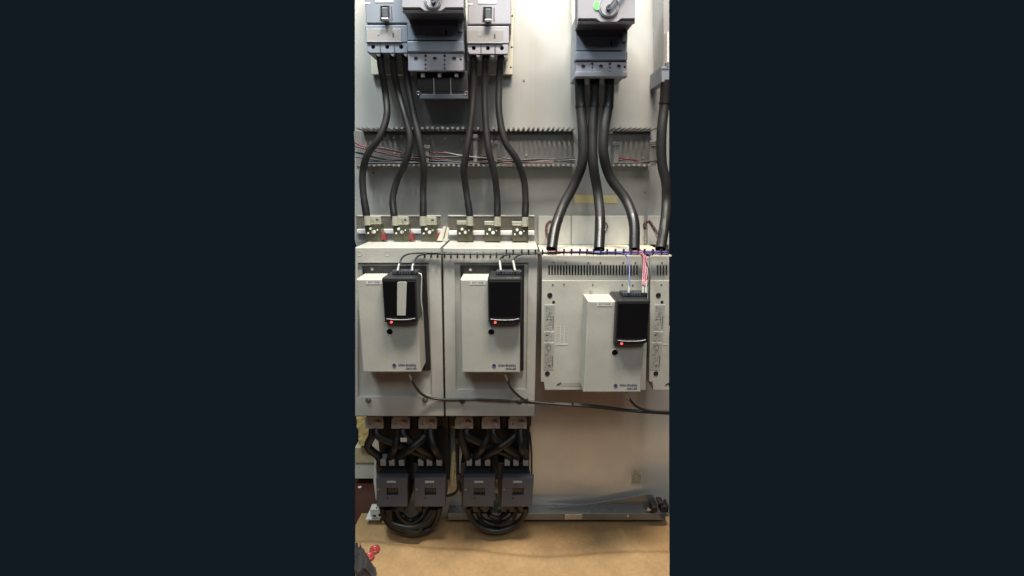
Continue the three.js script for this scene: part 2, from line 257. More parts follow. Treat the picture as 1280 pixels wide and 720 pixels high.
ductWire(M.redwire, 'dark red wire in the short duct', [[767, 202, .045], [785, 199, .045], [805, 203, .045], [822, 203, .045]], 0.0026);
ductWire(M.redwire, 'thin red wire above the floor of the short duct', [[767, 199, .04], [780, 198, .04], [800, 202, .04], [815, 204, .04]], 0.0018);
ductWire(M.black, 'black wire on the floor of the short duct', [[767, 204, .06], [790, 203.5, .06], [822, 201, .06]], 0.002);

// ---------------------------------------------------------------- circuit breakers
function subplate(x0, x1, y1, label, holes) {
  const t = thing('breaker_plate', label, 'mounting plate', P((x0 + x1) / 2, y1, 0.01));
  part(t, 'plate', ex([[x0, -40], [x1 + 1, -40], [x1 - 3, y1], [x0 + 4, y1]], 0.016, 0.012, holes.map(([x, y]) => ({ x, y, r: 0.0032 })), 0.0008), M.cream);
  part(t, 'backing', bx(x0 + 2, -36, x1 - 4, y1 - 2, 0.0035, 0.002, 0), M.hole);
}
subplate(460, 643.5, 93, 'large cream plate with a row of holes behind the left breakers', [[640.2, 20], [639.6, 59], [638.6, 84]]);
subplate(713, 779, 98, 'cream plate behind the breaker with the green light', []);
function mccb() {
  const t = thing('circuit_breaker', '', 'circuit breaker', P(482, 67, 0.02), 'toggle circuit breakers');
  part(t, 'body', [bx(455, -50, 510, 29.3, 0.105, 0.085, 0.003), bx(458, 29.5, 509.5, 66, 0.092, 0.07, 0.002)], M.breaker);
  const lid = part(t, 'terminal_cover', bx(456.5, 31, 509.5, 53, 0.105, 0.02, 0.002), M.breaker);
  part(lid, 'panel', ex(rect(458, 35.8, 502, 51), 0.1062, 0.002, [], 0.0004), M.greylabel); part(lid, 'ledge', bx(458, 51, 502, 52.6, 0.108, 0.005, 0.0006), M.breakerlight);
  part(lid, 'mark', disc(473, 42.5, 0.1068, 0.003, 0.0006, 14), M.breakerlight); part(lid, 'mark', bx(490.5, 41, 492.5, 46, 0.1068, 0.0006, 0), M.breakerdark);
  const tb = part(t, 'terminal_block', ex([[458.5, 54], [509, 54], [509, 65.6], [462, 65.6], [459.5, 63]], 0.104, 0.012, [466.3, 484, 501.5].map(x => ({ x, y: 58.5, r: 0.0048 }))), M.breaker); part(tb, 'socket_backing', bx(460, 55, 508, 65, 0.093, 0.002, 0), M.hole);
  for (const x of [475.3, 493]) part(tb, 'divider', bx(x - 0.8, 54.5, x + 0.8, 65, 0.1046, 0.003, 0.0004), M.breakerdark);
  for (const x of [472.5, 490.5, 507]) part(t, 'terminal_screw', disc(x, 67.2, 0.1, 0.0045, 0.02, 12), M.brightzinc);
  const tg = part(t, 'toggle', [bx(477, 8.5, 485, 22, 0.116, 0.02, 0.003)], M.breakerdark);
  part(tg, 'surround', ex(rect(475.3, 6.6, 486.6, 25), 0.1065, 0.004, [rect(476.3, 7.6, 485.6, 24)], 0.0004), M.black); part(tg, 'tip', bx(476.6, 22, 485.2, 23.8, 0.121, 0.012, 0.001), M.printwhite); part(tg, 'recess', bx(476.2, 7.5, 485.8, 24, 0.1056, 0.001, 0), M.hole);
  part(t, 'label', bx(469, -6, 491.5, 3, 0.106, 0.0012, 0.0003), M.white); part(t, 'brand_print', words('SIEMENS', 454.5, 2.8, 463, 5, 0.1052), M.printwhite);
  part(t, 'seam', bx(489, 8, 490.2, 25, 0.1056, 0.001, 0), M.breakerdark);
  return t;
}
const m1 = mccb(); m1.userData.label = 'blue grey toggle circuit breaker at the top left corner';
copyOf(m1, [482, 40], [608.3, 41.5], 0.1, 'toggle circuit breaker beside the plate with the row of holes, coloured lighter for the light on it').traverse(o => { if (o.material === M.breaker) o.material = M.breakerlight; });  // lighter material paints the stronger light falling on this second breaker
function rotary(k, label) {   // k: photograph positions of one breaker
  const t = thing('rotary_breaker', label, 'circuit breaker', P((k.lx0 + k.lx1) / 2, k.tb1, 0.02), 'rotary handle circuit breakers'), ZU = 0.19, ZL = 0.115, cx = (k.lx0 + k.lx1) / 2, w = k.lx1 - k.lx0;
  const up = part(t, 'handle_housing', [ex([[k.ux0, -70], [k.ux1, -70], [k.ux1, k.uy - 4.5], [k.kx + 16, k.uy - 4.5], [k.kx + 10, k.uy - 0.3], [k.kx - 10, k.uy - 0.3], [k.kx - 16, k.uy - 4.5], [k.ux0, k.uy - 4.5]], ZU, 0.012, [], 0.0015), ex([[k.ux0, -70], [k.ux1, -70], [k.ux1, k.uy], [k.ux0, k.uy]], ZU - 0.006, 0.012, [], 0.0015)], M.breakerlight); part(t, 'housing_back', ex([[k.ux0 + 1, -70], [k.ux1 - 1, -70], [k.ux1 - 1, k.uy - 0.5], [k.ux0 + 1, k.uy - 0.5]], ZU - 0.018, 0.063, [], 0.002), M.breakerdark);  // housing back coloured dark to paint the shade under the handle housing
  part(up, 'dial', [disc(k.kx, k.ky, ZU + 0.003, k.kr, 0.006, 28), ring(k.kx, k.ky, ZU + 0.002, k.kr + 0.0015, 0.0016)], M.breakerlight); part(up, 'dial_groove', ring(k.kx, k.ky, ZU + 0.0035, k.kr * 0.97, 0.001, Math.PI * 0.9, Math.PI * 1.03), M.breakerdark);
  const c = P(k.kx, k.ky, ZU + 0.008);
  part(up, 'handle', [new RoundedBoxGeometry(0.06, 0.0042, 0.005, 2, 0.001).translate(0.024, 0, 0).rotateZ(0.86).translate(c.x, c.y, ZU + 0.0085), disc(k.kx, k.ky, ZU + 0.011, 0.005, 0.007, 18)], M.breakerdark);
  if (k.green) part(up, 'signal_lamp', disc(k.kx - 14, k.ky - 1.5, ZU + 0.002, 0.0082, 0.005, 20), M.ledgreen, { label: 'lit green indicator beside the dial' });
  part(t, 'body', bx(k.lx0, k.uy - 12, k.lx1, k.tb1, ZL - 0.004, 0.09, 0.002), M.breaker);
  part(t, 'rating_panel', ex(rect(k.lx0 + 0.5, k.lb0, k.lx1 - w * 0.1, k.lb1), ZL, 0.006, [], 0.0006), M.breaker); part(t, 'tab', bx(k.lx1 - w * 0.1 + 0.6, k.lb0 - 6, k.lx1 - 1, k.lb1 - 11, ZL + 0.002, 0.008, 0.0008), M.breakerlight);
  part(t, 'mark', disc(k.lx0 + w * 0.29, (k.lb0 + k.lb1) / 2, ZL + 0.0004, 0.003, 0.0008, 14), M.breakerlight); part(t, 'mark', bx(k.lx0 + w * 0.68, k.lb1 - 12, k.lx0 + w * 0.71, k.lb1 - 6, ZL + 0.0004, 0.0008, 0), M.hole);
  part(t, 'terminal_cover', bx(k.lx0 - 0.6, k.lb1 + 1, k.lx1 + 0.6, k.tb0 - 1.4, ZL + 0.008, 0.03, 0.003), M.breaker);
  const hx = [0.15, 0.49, 0.835].map(f => k.lx0 + w * f), hy = k.tb0 + (k.tb1 - k.tb0) * 0.33, dx = [0.323, 0.665].map(f => k.lx0 + w * f);
  const tb = part(t, 'terminal_block', ex([[k.lx0 + 0.8, k.tb0], [k.lx1, k.tb0], [k.lx1, k.tb1], [k.lx0 + 0.8, k.tb1]], ZL + 0.002, 0.014, [...hx.map(x => ({ x, y: hy, r: 0.0048 })), { x: k.lx1 - 3, y: hy + 0.6, r: 0.0028 }, ...dx.flatMap(x => [0.16, 0.40, 0.66, 0.9].map((f, i) => ({ x, y: k.tb0 + (k.tb1 - k.tb0) * f, r: i ? 0.0022 : 0.0032 })))]), M.breakerlight);
  part(tb, 'socket_backing', bx(k.lx0 + 2, k.tb0 + 1, k.lx1 - 1, k.tb1 - 1, ZL - 0.0118, 0.002, 0), M.hole);
  if (k.lip) part(t, 'lower_lip', bx(k.lx0 - 0.5, k.tb1 - 7, k.lx1 + 0.5, k.tb1 + 0.4, ZL + 0.012, 0.02, 0.003), M.breakerlight);
  return t;
}
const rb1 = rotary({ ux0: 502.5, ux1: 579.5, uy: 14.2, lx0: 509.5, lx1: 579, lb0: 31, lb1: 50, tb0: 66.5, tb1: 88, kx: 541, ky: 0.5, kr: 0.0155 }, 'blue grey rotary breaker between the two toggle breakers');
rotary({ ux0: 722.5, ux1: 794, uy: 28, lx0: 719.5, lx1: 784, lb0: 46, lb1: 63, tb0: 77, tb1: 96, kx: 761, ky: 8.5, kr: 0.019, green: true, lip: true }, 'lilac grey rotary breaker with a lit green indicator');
{
  const t = thing('terminal_shroud', 'black three way terminal block hanging below the rotary breaker on the left', 'terminal block', P(553, 120, 0.02));
  part(t, 'body', bx(521, 89, 585, 118, 0.092, 0.085, 0.002), M.black);
  for (const x of [526, 547, 568]) part(t, 'chamber', bx(x - 3.5, 98, x + 15, 115, 0.0935, 0.003, 0.001), M.rubber);
  for (const x of [542.3, 563.4]) part(t, 'divider', bx(x - 0.7, 97, x + 0.7, 121, 0.098, 0.03, 0.0005), M.greylabel);
  for (const x of [528.2, 549.2, 570.5]) part(t, 'terminal_screw', [bx(x - 2.3, 91, x + 2.3, 96, 0.102, 0.014, 0.0012), disc(x, 93.5, 0.1045, 0.0028, 0.003, 6)], M.brightzinc);
  part(t, 'front_strip', bx(524, 117.5, 585, 123.5, 0.10, 0.012, 0.0015), M.contactor);
  for (const x of [523, 582.5]) part(t, 'eyelet', ring(x, 116.5, 0.10, 0.004, 0.0014), M.darksteel);
}
{
  const t = thing('circuit_breaker', 'grey breaker cut off by the right edge, above a thick cable', 'circuit breaker', P(832, 102, 0.02));
  part(t, 'body', ex([[829.5, -40], [836.4, -40], [836.4, 84], [829.5, 84]], 0.09, 0.08, [], 0.001), M.greylabel); part(t, 'terminal_block', ex([[827, 83], [836.4, 82], [836.4, 102.5], [827, 102.5]], 0.105, 0.095, [], 0.001), M.breaker);
  part(t, 'cover', ex(rect(834, 40, 836.4, 78), 0.11, 0.02, [], 0.0006), M.white); part(t, 'groove', bx(827.4, 85.5, 836, 87, 0.1058, 0.001, 0), M.breakerdark);
}

// ---------------------------------------------------------------- drive housings
const screwParts = (t, list, z, r = 0.0048, m = M.darksteel) => { for (const [x, y] of list) part(t, 'screw', screwGeo(x, y, z, r * 1.25), m); };
function housing(label, o, pocket, group, screws, marks) {
  const t = thing('starter_housing', label, 'enclosure', P((o[0][0] + o[1][0]) / 2, 521, 0.1), group);
  part(t, 'body', ex(o, 0.1945, 0.19), M.paint);
  const lid = part(t, 'front_cover', ex(o, 0.2, 0.0056, [pocket], 0.0025), M.paint);
  screwParts(t, screws, 0.2); for (const [x, y] of marks) part(lid, 'embossed_mark', ring(x, y, 0.2, 0.006, 0.0006), M.paint);
  return t;
}
const top1 = 309.2;
const h1 = housing('left grey steel starter enclosure at the left edge', [[444, top1], [550.8, top1], [554.6, 520.3], [444, 520.3]], [[446, 327], [537, 327], [541.5, 497], [446, 497]], 'grey starter enclosures', [[460.5, 500.5], [531.3, 500]], [[449, 317], [484, 317]]);
const h2 = housing('middle grey steel starter enclosure, left of the louvred drive', [[553.6, top1 + 0.6], [672.5, top1 + 1.2], [668, 520.3], [557, 520.3]], [[567, 327], [662, 327], [659.5, 488], [568.5, 488]], 'grey starter enclosures', [[578, 501.5], [649, 502]], [[597, 318], [660, 319]]);
part(h1, 'side_flange', ex([[546, 301], [554, 283], [557.5, 283.5], [552.5, 301]], 0.1, 0.003), M.cream); part(h2, 'side_flange', ex([[555, 301.5], [558.6, 284], [561.5, 285], [559, 302]], 0.1, 0.003), M.cream);

// louvred drives on the right
function printLabel(w, h, draw) { const c = document.createElement('canvas'); c.width = w; c.height = h; draw(c.getContext('2d'), w, h); const x = new THREE.CanvasTexture(c); x.colorSpace = THREE.SRGBColorSpace; x.magFilter = THREE.LinearFilter; return new THREE.MeshStandardMaterial({ map: x, roughness: 0.55 }); }
const warn = printLabel(96, 512, (g, w, h) => { g.fillStyle = '#9a9993'; g.fillRect(0, 0, w, h); g.fillStyle = '#cfcec8'; for (const y of [0, 205, 290]) g.fillRect(0, y, w, 10); g.fillStyle = '#3c3a38'; g.strokeStyle = '#54524f'; g.lineWidth = 4;
  let s = 5; const r = () => (s = (s * 16807) % 2147483647) / 2147483647;
  for (let y = 16; y < 500; y += 9) for (let x = 14; x < 70;) { const q = 4 + r() * 12; if (r() > 0.42) g.fillRect(x, y, Math.min(q, 72 - x), 3.5); x += q + 4; }
  g.fillRect(80, 90, 7, 100); g.fillRect(80, 400, 7, 90); g.beginPath(); g.moveTo(22, 120); g.lineTo(46, 78); g.lineTo(70, 120); g.closePath(); g.stroke(); g.beginPath(); g.arc(44, 340, 22, 0, 7); g.stroke(); g.fillRect(20, 232, 16, 12); g.fillRect(50, 470, 16, 14); });
const smallprint = printLabel(128, 192, (g, w, h) => { g.fillStyle = '#bfbcb1'; g.fillRect(0, 0, w, h); g.fillStyle = '#7d766b'; let s = 11; const r = () => (s = (s * 16807) % 2147483647) / 2147483647;
  for (let x = 6; x < 124; x += 8) { if (Math.abs(x - 46) < 5 || Math.abs(x - 86) < 5) continue; for (let y = 4; y < 150 + r() * 36;) { const q = 6 + r() * 16; g.fillRect(x, y, 4, q); y += q + 4; } } });
const footprint = printLabel(192, 24, (g, w, h) => { g.fillStyle = '#b3b0a6'; g.fillRect(0, 0, w, h); g.fillStyle = '#6d6861'; let s = 23; const r = () => (s = (s * 16807) % 2147483647) / 2147483647; for (const y of [4, 13]) for (let x = 4; x < 184;) { const q = 5 + r() * 14; g.fillRect(x, y, q, 5); x += q + 4; } });
{ const a = P(789.5, 595, 0.0009), b = P(802.5, 595, 0.0009), u = P(790, 588, 0.0009).y, v = P(790, 606, 0.0009).y;
  const dat = printLabel(64, 84, (g, w, h) => { g.fillStyle = '#b4ab97'; g.fillRect(0, 0, w, h); g.fillStyle = '#6a6252'; let s = 31; const r = () => (s = (s * 16807) % 2147483647) / 2147483647; for (let y = 6; y < 78; y += 9) for (let x = 5; x < 56;) { const q = 4 + r() * 9; if (r() > 0.2) g.fillRect(x, y, Math.min(q, 59 - x), 5); x += q + 3; } });
  tag(part(null, 'small_label', new THREE.PlaneGeometry(b.x - a.x, u - v).translate((a.x + b.x) / 2, (u + v) / 2, 0.0009), dat, { keepUV: true }), 'small printed label low on the right side of the panel', 'label'); }
function stick(t, name, x0, y0, x1, y1, z, m) { const ym = (y0 + y1) / 2, a = P(x0, ym, z), b = P(x1, ym, z), u = P(x0, y0, z).y, v = P(x0, y1, z).y; part(t, name, new THREE.PlaneGeometry(b.x - a.x, u - v).translate((a.x + b.x) / 2, (u + v) / 2, z), m, { keepUV: true }); }
function louvred(label, x0, ue, le, cut) {   // x0: shift from the first drive; ue / le: right edge of upper / lower cover
  const d = x => x + x0, t = thing('louvred_drive', label, 'motor drive', P(d(720), 488, 0.1), 'grey drives with louvred covers');
  const R = cut ? 836.4 : d(805);
  part(t, 'body', ex([[d(679), 321.5], [R, 321.5], [cut ? 836.4 : d(803), 487], [d(681), 487]], 0.186, 0.182), M.paint2);
  const topL = P(d(677), 318, 0.18).x, topR = P(R, 318, 0.18).x, y = P(640, 321, 0.2).y;
  part(t, 'top_plate', new THREE.BoxGeometry(topR - topL, 0.003, 0.19).translate((topL + topR) / 2, y + 0.0016, 0.103), M.cream);  // cream colour paints warm light on a top of the same grey paint
  const fx = cut ? [[d(674), R]] : [[673, 713.6], [714.4, R]];
  for (const [a, b] of fx) part(t, 'rear_flange', ex([[a, 270], [b, 270], [b, 306], [a, 306]], 0.012, 0.008, [], 0.0008), M.offwhite);
  const slots = []; for (let i = 0; i < 31; i++) { const x = d(685.5 + i * 3.66); if (x + 2 > ue) break; slots.push(rect(x, 331.5, x + 1.9, 344.5)); }
  const lo = part(t, 'louvre_cover', ex([[d(677.5), 321.2], [ue, 321.2], [ue, 350], [d(677.5), 350]], 0.2, 0.008, slots), M.paint2);
  part(lo, 'louvre_backing', ex(rect(d(683), 330, Math.min(d(800), ue - 0.5), 346.5), 0.1885, 0.002), M.hole);
  const lw = part(t, 'lower_cover', ex([[d(677.5), 350.6], [le, 350.6], [le - (cut ? 0 : 4), 487.6], [d(681), 487.6], [d(680), 478], [d(676), 477]], 0.203, 0.016, [], 0.0012), M.paint2);
  const dots = [[692, 328.3], [707, 328.3], [735.5, 328.5], [750.5, 328.5], [779, 328.5], [794.5, 328.5]].map(([x, q]) => [d(x), q]).filter(q => q[0] < ue - 1), dots2 = [[691, 356], [705, 355.4], [741, 356.2], [778, 356], [791, 356.4]].map(([x, q]) => [d(x), q]).filter(q => q[0] < le - 1);
  for (const [x, q] of dots) part(lo, 'screw', disc(x, q, 0.2008, 0.0021, 0.002, 10), M.darksteel); for (const [x, q] of dots2) part(lw, 'screw', disc(x, q, 0.2038, 0.0021, 0.002, 10), M.darksteel);
  for (const [x, q, r] of [[687.3, 369, 0.0052], [684.2, 466.8, 0.0052], [692, 377.5, 0.0026]]) { part(lw, 'plug', [disc(d(x), q, 0.2042, r, 0.002, 20), ring(d(x), q, 0.2035, r * 1.08, 0.0008)], M.black); }
  stick(lw, 'warning_label', d(680), 380, d(692.6), 462.5, 0.2036, warn);
  if (!cut) stick(lw, 'printed_notice', 694.5, 408, 710, 431.5, 0.2036, smallprint); else stick(lw, 'printed_notice', d(693.5), 408, 836.2, 431.5, 0.2036, smallprint);
  stick(lw, 'printed_line', d(702), 478.5, cut ? 836.2 : 726, 482.5, 0.2036, footprint);
  part(lw, 'arrow_mark', ex([[d(695.6), 482.2], [d(697), 479.8], [d(701.6), 477.8], [d(701), 480.2]], 0.2037, 0.0005), M.printblack);
  return t;
}
const ld1 = louvred('wide grey louvred drive behind the right keypad module', 0, 803, 811, false);
const ld2 = louvred('grey louvred drive cut off by the right edge', 135.6, 836.4, 836.4, true);
part(ld1, 'filler_strip', ex([[803.6, 321.4], [811.8, 321.4], [811.8, 350], [803.6, 350]], 0.194, 0.01, [], 0.0008), M.paint);
part(ld1, 'lifting_eye', [ring(754.5, 283, 0.015, 0.011, 0.002), disc(754.5, 291, 0.0155, 0.006, 0.003, 12)], M.darksteel, { label: 'grey ring on the rear flange' });

// ---------------------------------------------------------------- cable terminals on top of the enclosures
function lug(x, y, zf, label, red) { const bo = red === 2 ? -7 : 6.5;
  const t = thing('cable_lug', label, 'cable lug', P(x, 300, zf), 'cable lugs on the enclosures'), w = 10;
  part(t, 'block', bx(x - w, y, x + w, 302, zf, 0.03, 0.002), M.olive);
  part(t, 'tongue', ex([[x - w + (red === 2 ? 1 : 0), y - (red === 2 ? 9 : 4)], [x + w - 1, y - (red === 2 ? 9 : 4)], [x + w, y + 0.6], [x - w, y + 0.6]], zf - 0.004, 0.006, red === 2 ? [{ x: x + w - 5, y: y - 4.5, r: 0.0044 }] : [], 0.001), M.zinc);
  part(t, 'barrel', (() => { const a = P(x + bo, y - 4, zf - 0.004); return new THREE.CylinderGeometry(0.0085, 0.0095, 0.024, 16).translate(a.x, a.y, zf - 0.002); })(), M.zinc);
  for (const [dx, dy, r] of [[-3.5, 6.5, 0.0038], [0.8, 10.5, 0.0048], [-6.5, 12, 0.0026], [5, 8, 0.002]]) part(t, 'screw', [disc(x + dx, y + dy, zf + 0.003, r * 0.85, 0.004, 12, r)], M.brightzinc);
  if (red === 2) part(t, 'insulator', ex([[x + w - 1, y + 14], [x + w + 1.5, y + 11], [x + w + 3.5, y + 12], [x + w + 6.5, y + 21], [x + w, y + 21]], zf + 0.002, 0.016, [], 0.002), red === 2 ? M.redfoot : M.olive, { label: 'red insulating foot' });
}
lug(466.5, 279.5, 0.09, 'cable lug at the left edge under the leftmost cable', 2); lug(501.5, 279.8, 0.09, 'middle cable lug on the left enclosure', 2); lug(536, 280, 0.09, 'right cable lug on the left enclosure, next to the enclosure gap', 2);
lug(581, 280, 0.09, 'left cable lug on the middle enclosure, next to the enclosure gap', 1); lug(615.5, 280.5, 0.09, 'middle cable lug on the middle enclosure', 1); lug(650, 281, 0.09, 'right cable lug on the middle enclosure, beside the louvred drive', 1);
for (const [x0, x1, y, label] of [[446, 552, 286.5, 'bright metal strip behind the lugs of the left enclosure'], [561, 668, 288.5, 'bright metal strip behind the lugs of the middle enclosure']]) {
  const t = thing('terminal_strip', label, 'metal strip', P((x0 + x1) / 2, y, 0.05));
  part(t, 'bar', bx(x0, y, x1, y + 5, 0.064, 0.012, 0.0015), M.brightzinc);
  part(t, 'base', bx(x0, y + 6, x1, 303, 0.056, 0.03, 0.001), M.greylabel);
}
for (const [x0, x1, label] of [[446, 551, 'clear plastic shield behind the lugs of the left enclosure'], [560, 668, 'clear plastic shield behind the lugs of the middle enclosure']]) {
  const t = thing('clear_shield', label, 'plastic shield', P((x0 + x1) / 2, 300, 0.03));
  part(t, 'sheet', bx(x0, 270, x1, 303, 0.03, 0.002, 0), M.smoke); part(t, 'edge', bx(x0, 269, x1, 270.6, 0.032, 0.006, 0.001), M.offwhite);
  for (const f of [0.13, 0.48, 0.82]) part(t, 'divider', (() => { const a = P(x0 + (x1 - x0) * (f + 0.10), 276, 0.06), b = P(640, 302, 0.06); return new THREE.BoxGeometry(0.0015, a.y - b.y + 0.01, 0.075).translate(a.x, (a.y + b.y) / 2 + 0.004, 0.07); })(), M.clear);
}

// ---------------------------------------------------------------- cables
function cable(label, pts, rpx, group, sleeve0, sleeve1) {
  const r = rpx * 0.00196, v = pts.map(p => P(...p)), t = thing('power_cable', label, 'cable', v[v.length - 1].clone(), group);
  const c = new THREE.CatmullRomCurve3(v, false, 'centripetal');
  part(t, 'jacket', new THREE.TubeGeometry(c, 72, r, 14, false), M.rubber);
  const seg = (a, b, k) => { const q = []; for (let i = 0; i <= 8; i++) q.push(c.getPointAt(a + (b - a) * i / 8)); return new THREE.TubeGeometry(new THREE.CatmullRomCurve3(q), 14, r * k, 14, false); };
  if (sleeve0) { part(t, 'heat_shrink', [seg(0, sleeve0, 0.86), seg(sleeve0 * 0.86, sleeve0 * 0.95, 1.12)], M.shrink); }
  if (sleeve1) part(t, 'heat_shrink', seg(1 - sleeve1, 1, sleeve0 ? 1.05 : 1.1), M.shrink);
}
const G1 = 'thin black cables from the toggle breakers', G2 = 'thick black cables from the rotary breaker';
cable('black cable at the left edge curving to the leftmost lug', [[474, 62, .085], [476.5, 85, .08], [482, 118, .06], [483.5, 145, .075], [475, 170, .088], [459, 194, .085], [453.5, 215, .075], [454, 240, .075], [457.8, 266, .083], [459.2, 276, .085]], 4.4, G1, 0, 0.12);
cable('black cable crossing the duct to the middle lug of the left enclosure', [[491, 64, .085], [492.5, 90, .075], [498, 116, .06], [507, 148, .08], [512.5, 175, .09], [508, 199, .088], [496, 226, .07], [491, 248, .072], [492.5, 268, .083], [494.2, 277, .085]], 4.4, G1, 0, 0.12);
cable('black cable running straight down to the right lug of the left enclosure', [[506, 64, .085], [509, 98, .07], [516, 138, .075], [524, 175, .09], [529.5, 207, .088], [529, 238, .072], [529, 268, .083], [528.8, 277, .085]], 4.4, G1, 0, 0.12);
cable('black cable bending left to the first lug of the middle enclosure', [[592.5, 66, .085], [592, 110, .075], [589, 150, .085], [583, 190, .095], [580, 212, .09], [583, 240, .075], [587, 268, .083], [587.5, 277, .085]], 4.4, G1, 0, 0.12);
cable('black cable running straight to the middle lug of the middle enclosure', [[607.5, 66, .085], [606, 110, .075], [607, 150, .085], [611, 188, .095], [618, 218, .088], [621.5, 248, .075], [621.5, 269, .083], [621.8, 277, .085]], 4.4, G1, 0, 0.12);
cable('black cable bending right to the last lug of the middle enclosure', [[626.5, 66, .085], [624, 105, .075], [624, 142, .085], [632, 178, .095], [646, 200, .09], [655, 226, .075], [657, 252, .075], [656.5, 269, .083], [656.3, 278, .085]], 4.4, G1, 0, 0.12);
cable('thick black cable sweeping left below the duct', [[724, 94, .095], [725.5, 128, .09], [728.5, 165, .105], [728, 202, .11], [718, 230, .10], [704, 257, .11], [694, 285, .15], [689.5, 312, .19]], 6.4, G2, 0.17, 0.2);
cable('thick black cable in the middle, hanging straight down', [[743, 94, .095], [742.5, 128, .09], [740.5, 165, .10], [741.5, 205, .11], [747, 240, .10], [750, 270, .13], [749, 312, .19]], 6.4, G2, 0.17, 0.2);
cable('thick black cable sweeping right below the duct', [[762, 94, .095], [760.5, 128, .09], [755, 165, .105], [754.5, 192, .11], [763, 222, .10], [782, 249, .11], [792, 276, .15], [793, 312, .19]], 6.4, G2, 0.17, 0.2);
cable('thick black cable along the right edge', [[832, 100, .095], [830.5, 130, .09], [827, 165, .10], [827.5, 205, .10], [832.5, 228, .10], [833, 252, .10], [830.5, 282, .14], [825.5, 312, .19]], 6.2, G2, 0.13, 0.2);

// ---------------------------------------------------------------- keypad modules
function module_() {
  const t = thing('control_module', '', 'control module', P(612, 466, 0.2), 'control modules with keypads'), Z = 0.27;
  part(t, 'gasket', bx(577, 331.5, 655, 463, 0.2015, 0.012, 0.002), M.black);
  const cv = part(t, 'cover', ex([[575.6, 349.4], [650.4, 349.4], [650, 466], [577.6, 466]], Z, 0.066, [], 0.003), M.cover);
  part(cv, 'button', [disc(614, 415, Z + 0.0006, 0.0072, 0.002, 26)], M.gloss); part(cv, 'button_ring', ring(614, 415, Z + 0.0002, 0.0078, 0.0006), M.cover);
  part(cv, 'logo_mark', [ring(617.5, 457, Z + 0.0003, 0.0034, 0.0011), disc(617.5, 457, Z + 0.0008, 0.0018, 0.001, 12)], M.print);
  part(cv, 'brand_print', words('Allen-Bradley', 622.6, 455, 645, 459, Z), M.print); part(cv, 'model_print', words('SMC-50', 632.4, 459.8, 645, 462.2, Z), M.print);
  const lb = part(cv, 'label', bx(587.5, 350, 607, 356, Z + 0.0006, 0.001, 0.0002), M.white); part(lb, 'label_print', words('SST1190B', 590, 351.8, 604.5, 354.4, Z + 0.0006, 0.0002), M.printgrey);
  part(t, 'mounting_tab', disc(588, 337, 0.205, 0.0034, 0.005, 12), M.steel);
  const hm = part(t, 'keypad', ex([[609.5, 349], [612, 347], [650, 347], [652.5, 349], [651.6, 402], [646, 404.8], [630, 405.6], [616, 405], [610.2, 403.6]], Z + 0.018, 0.08, [], 0.004), M.black);
  part(hm, 'screen', ex([[611.5, 352], [650.6, 352], [650, 396], [611.8, 396]], Z + 0.0187, 0.002, [], 0.0006), M.gloss);
  part(hm, 'trim_line', tube([[613.5, 399, Z + 0.019], [622, 400, Z + 0.0192], [632, 400.2, Z + 0.0192], [642, 399.8, Z + 0.0192], [649, 398.4, Z + 0.019]], 0.0012, 20, 6), M.greylabel);
  part(hm, 'indicator_lamp', disc(619, 403.2, Z + 0.0192, 0.003, 0.003, 14), M.ledred, { label: 'lit red indicator' }); part(hm, 'indicator_window', disc(642, 402.6, Z + 0.0188, 0.0026, 0.002, 14), M.ledblue);
  const tm = part(t, 'terminal_header', bx(620, 339.5, 652, 346.5, Z - 0.008, 0.03, 0.001), M.black);
  for (let i = 0; i < 9; i++) part(tm, 'terminal_pole', bx(621 + i * 3.4, 338.6, 623 + i * 3.4, 343, Z - 0.006, 0.012, 0.0006), M.contactor);
  return t;
}
const md2 = module_(); md2.userData.label = 'middle grey control module with dark blank keypad';
const md1 = copyOf(md2, [577.6, 466], [453.4, 465.6], 0.27, 'left grey control module with a pale vertical strip on its keypad');
copyOf(md2, [577.6, 466], [729.3, 490.6], 0.27, 'right grey control module standing lower than the others');
part(md1, 'pale_strip', ex([[496.5, 353.5], [498.5, 352.4], [507, 352.4], [508.4, 354], [507, 394.5], [496.2, 394.5]], 0.2905, 0.0018, [], 0.0005), M.strip, { label: 'pale translucent strip stuck over the keypad' });
single('clear_tie', tube([[523, 341.5, .28], [526.6, 343, .285], [527, 352, .285], [526.6, 375, .285], [528.4, 392, .28], [527.4, 400, .27]], 0.0013, 30, 6), M.offwhite, 'pale cord hanging along the right side of the left keypad', 'cord');
for (const [a, b, label] of [[[[529.5, 459], [534, 459.5], [541.4, 489], [540, 497.6], [524, 497]], 0.1895, 0]]) { }

// ---------------------------------------------------------------- control wiring
function harness(name, label, wires, ties, ferrules) {
  const t = thing(name, label, 'wire harness', P(...wires[0].pts[0]));
  for (const w of wires) part(t, 'wire', tube(w.pts, w.r, w.seg || 60, 8), w.m);
  for (const [x, y, z, up, r] of ties) { const c = P(x, y, z); part(t, 'cable_tie', [new THREE.TorusGeometry(r || 0.0042, 0.0012, 6, 14).rotateY(Math.PI / 2).translate(c.x, c.y, c.z), new THREE.BoxGeometry(0.0042, 0.0055, 0.004).translate(c.x, c.y + (up ? 0.0062 : -0.0062), c.z + 0.003)], M.black); }
  for (const [x0, y0, x1, y1, z0, z1] of ferrules) part(t, 'ferrule', tube([[x0, y0, z0], [(x0 + x1) / 2, (y0 + y1) / 2, (z0 + z1) / 2], [x1, y1, z1]], 0.0027, 6, 10), M.ferrule);
  return t;
}
const zh = 0.208, ties = [];
for (let x = 531; x < 640; x += 7.6 + rnd() * 1.2) ties.push([x, 317.2 + rnd(), zh, false]);
for (let x = 633; x < 836; x += 7.6 + rnd() * 3.2) ties.push([x, x < 690 ? 316.3 : 315.6, zh + (x > 690 ? 0.006 : 0), true, x > 700 ? 0.0056 : 0.0042]);
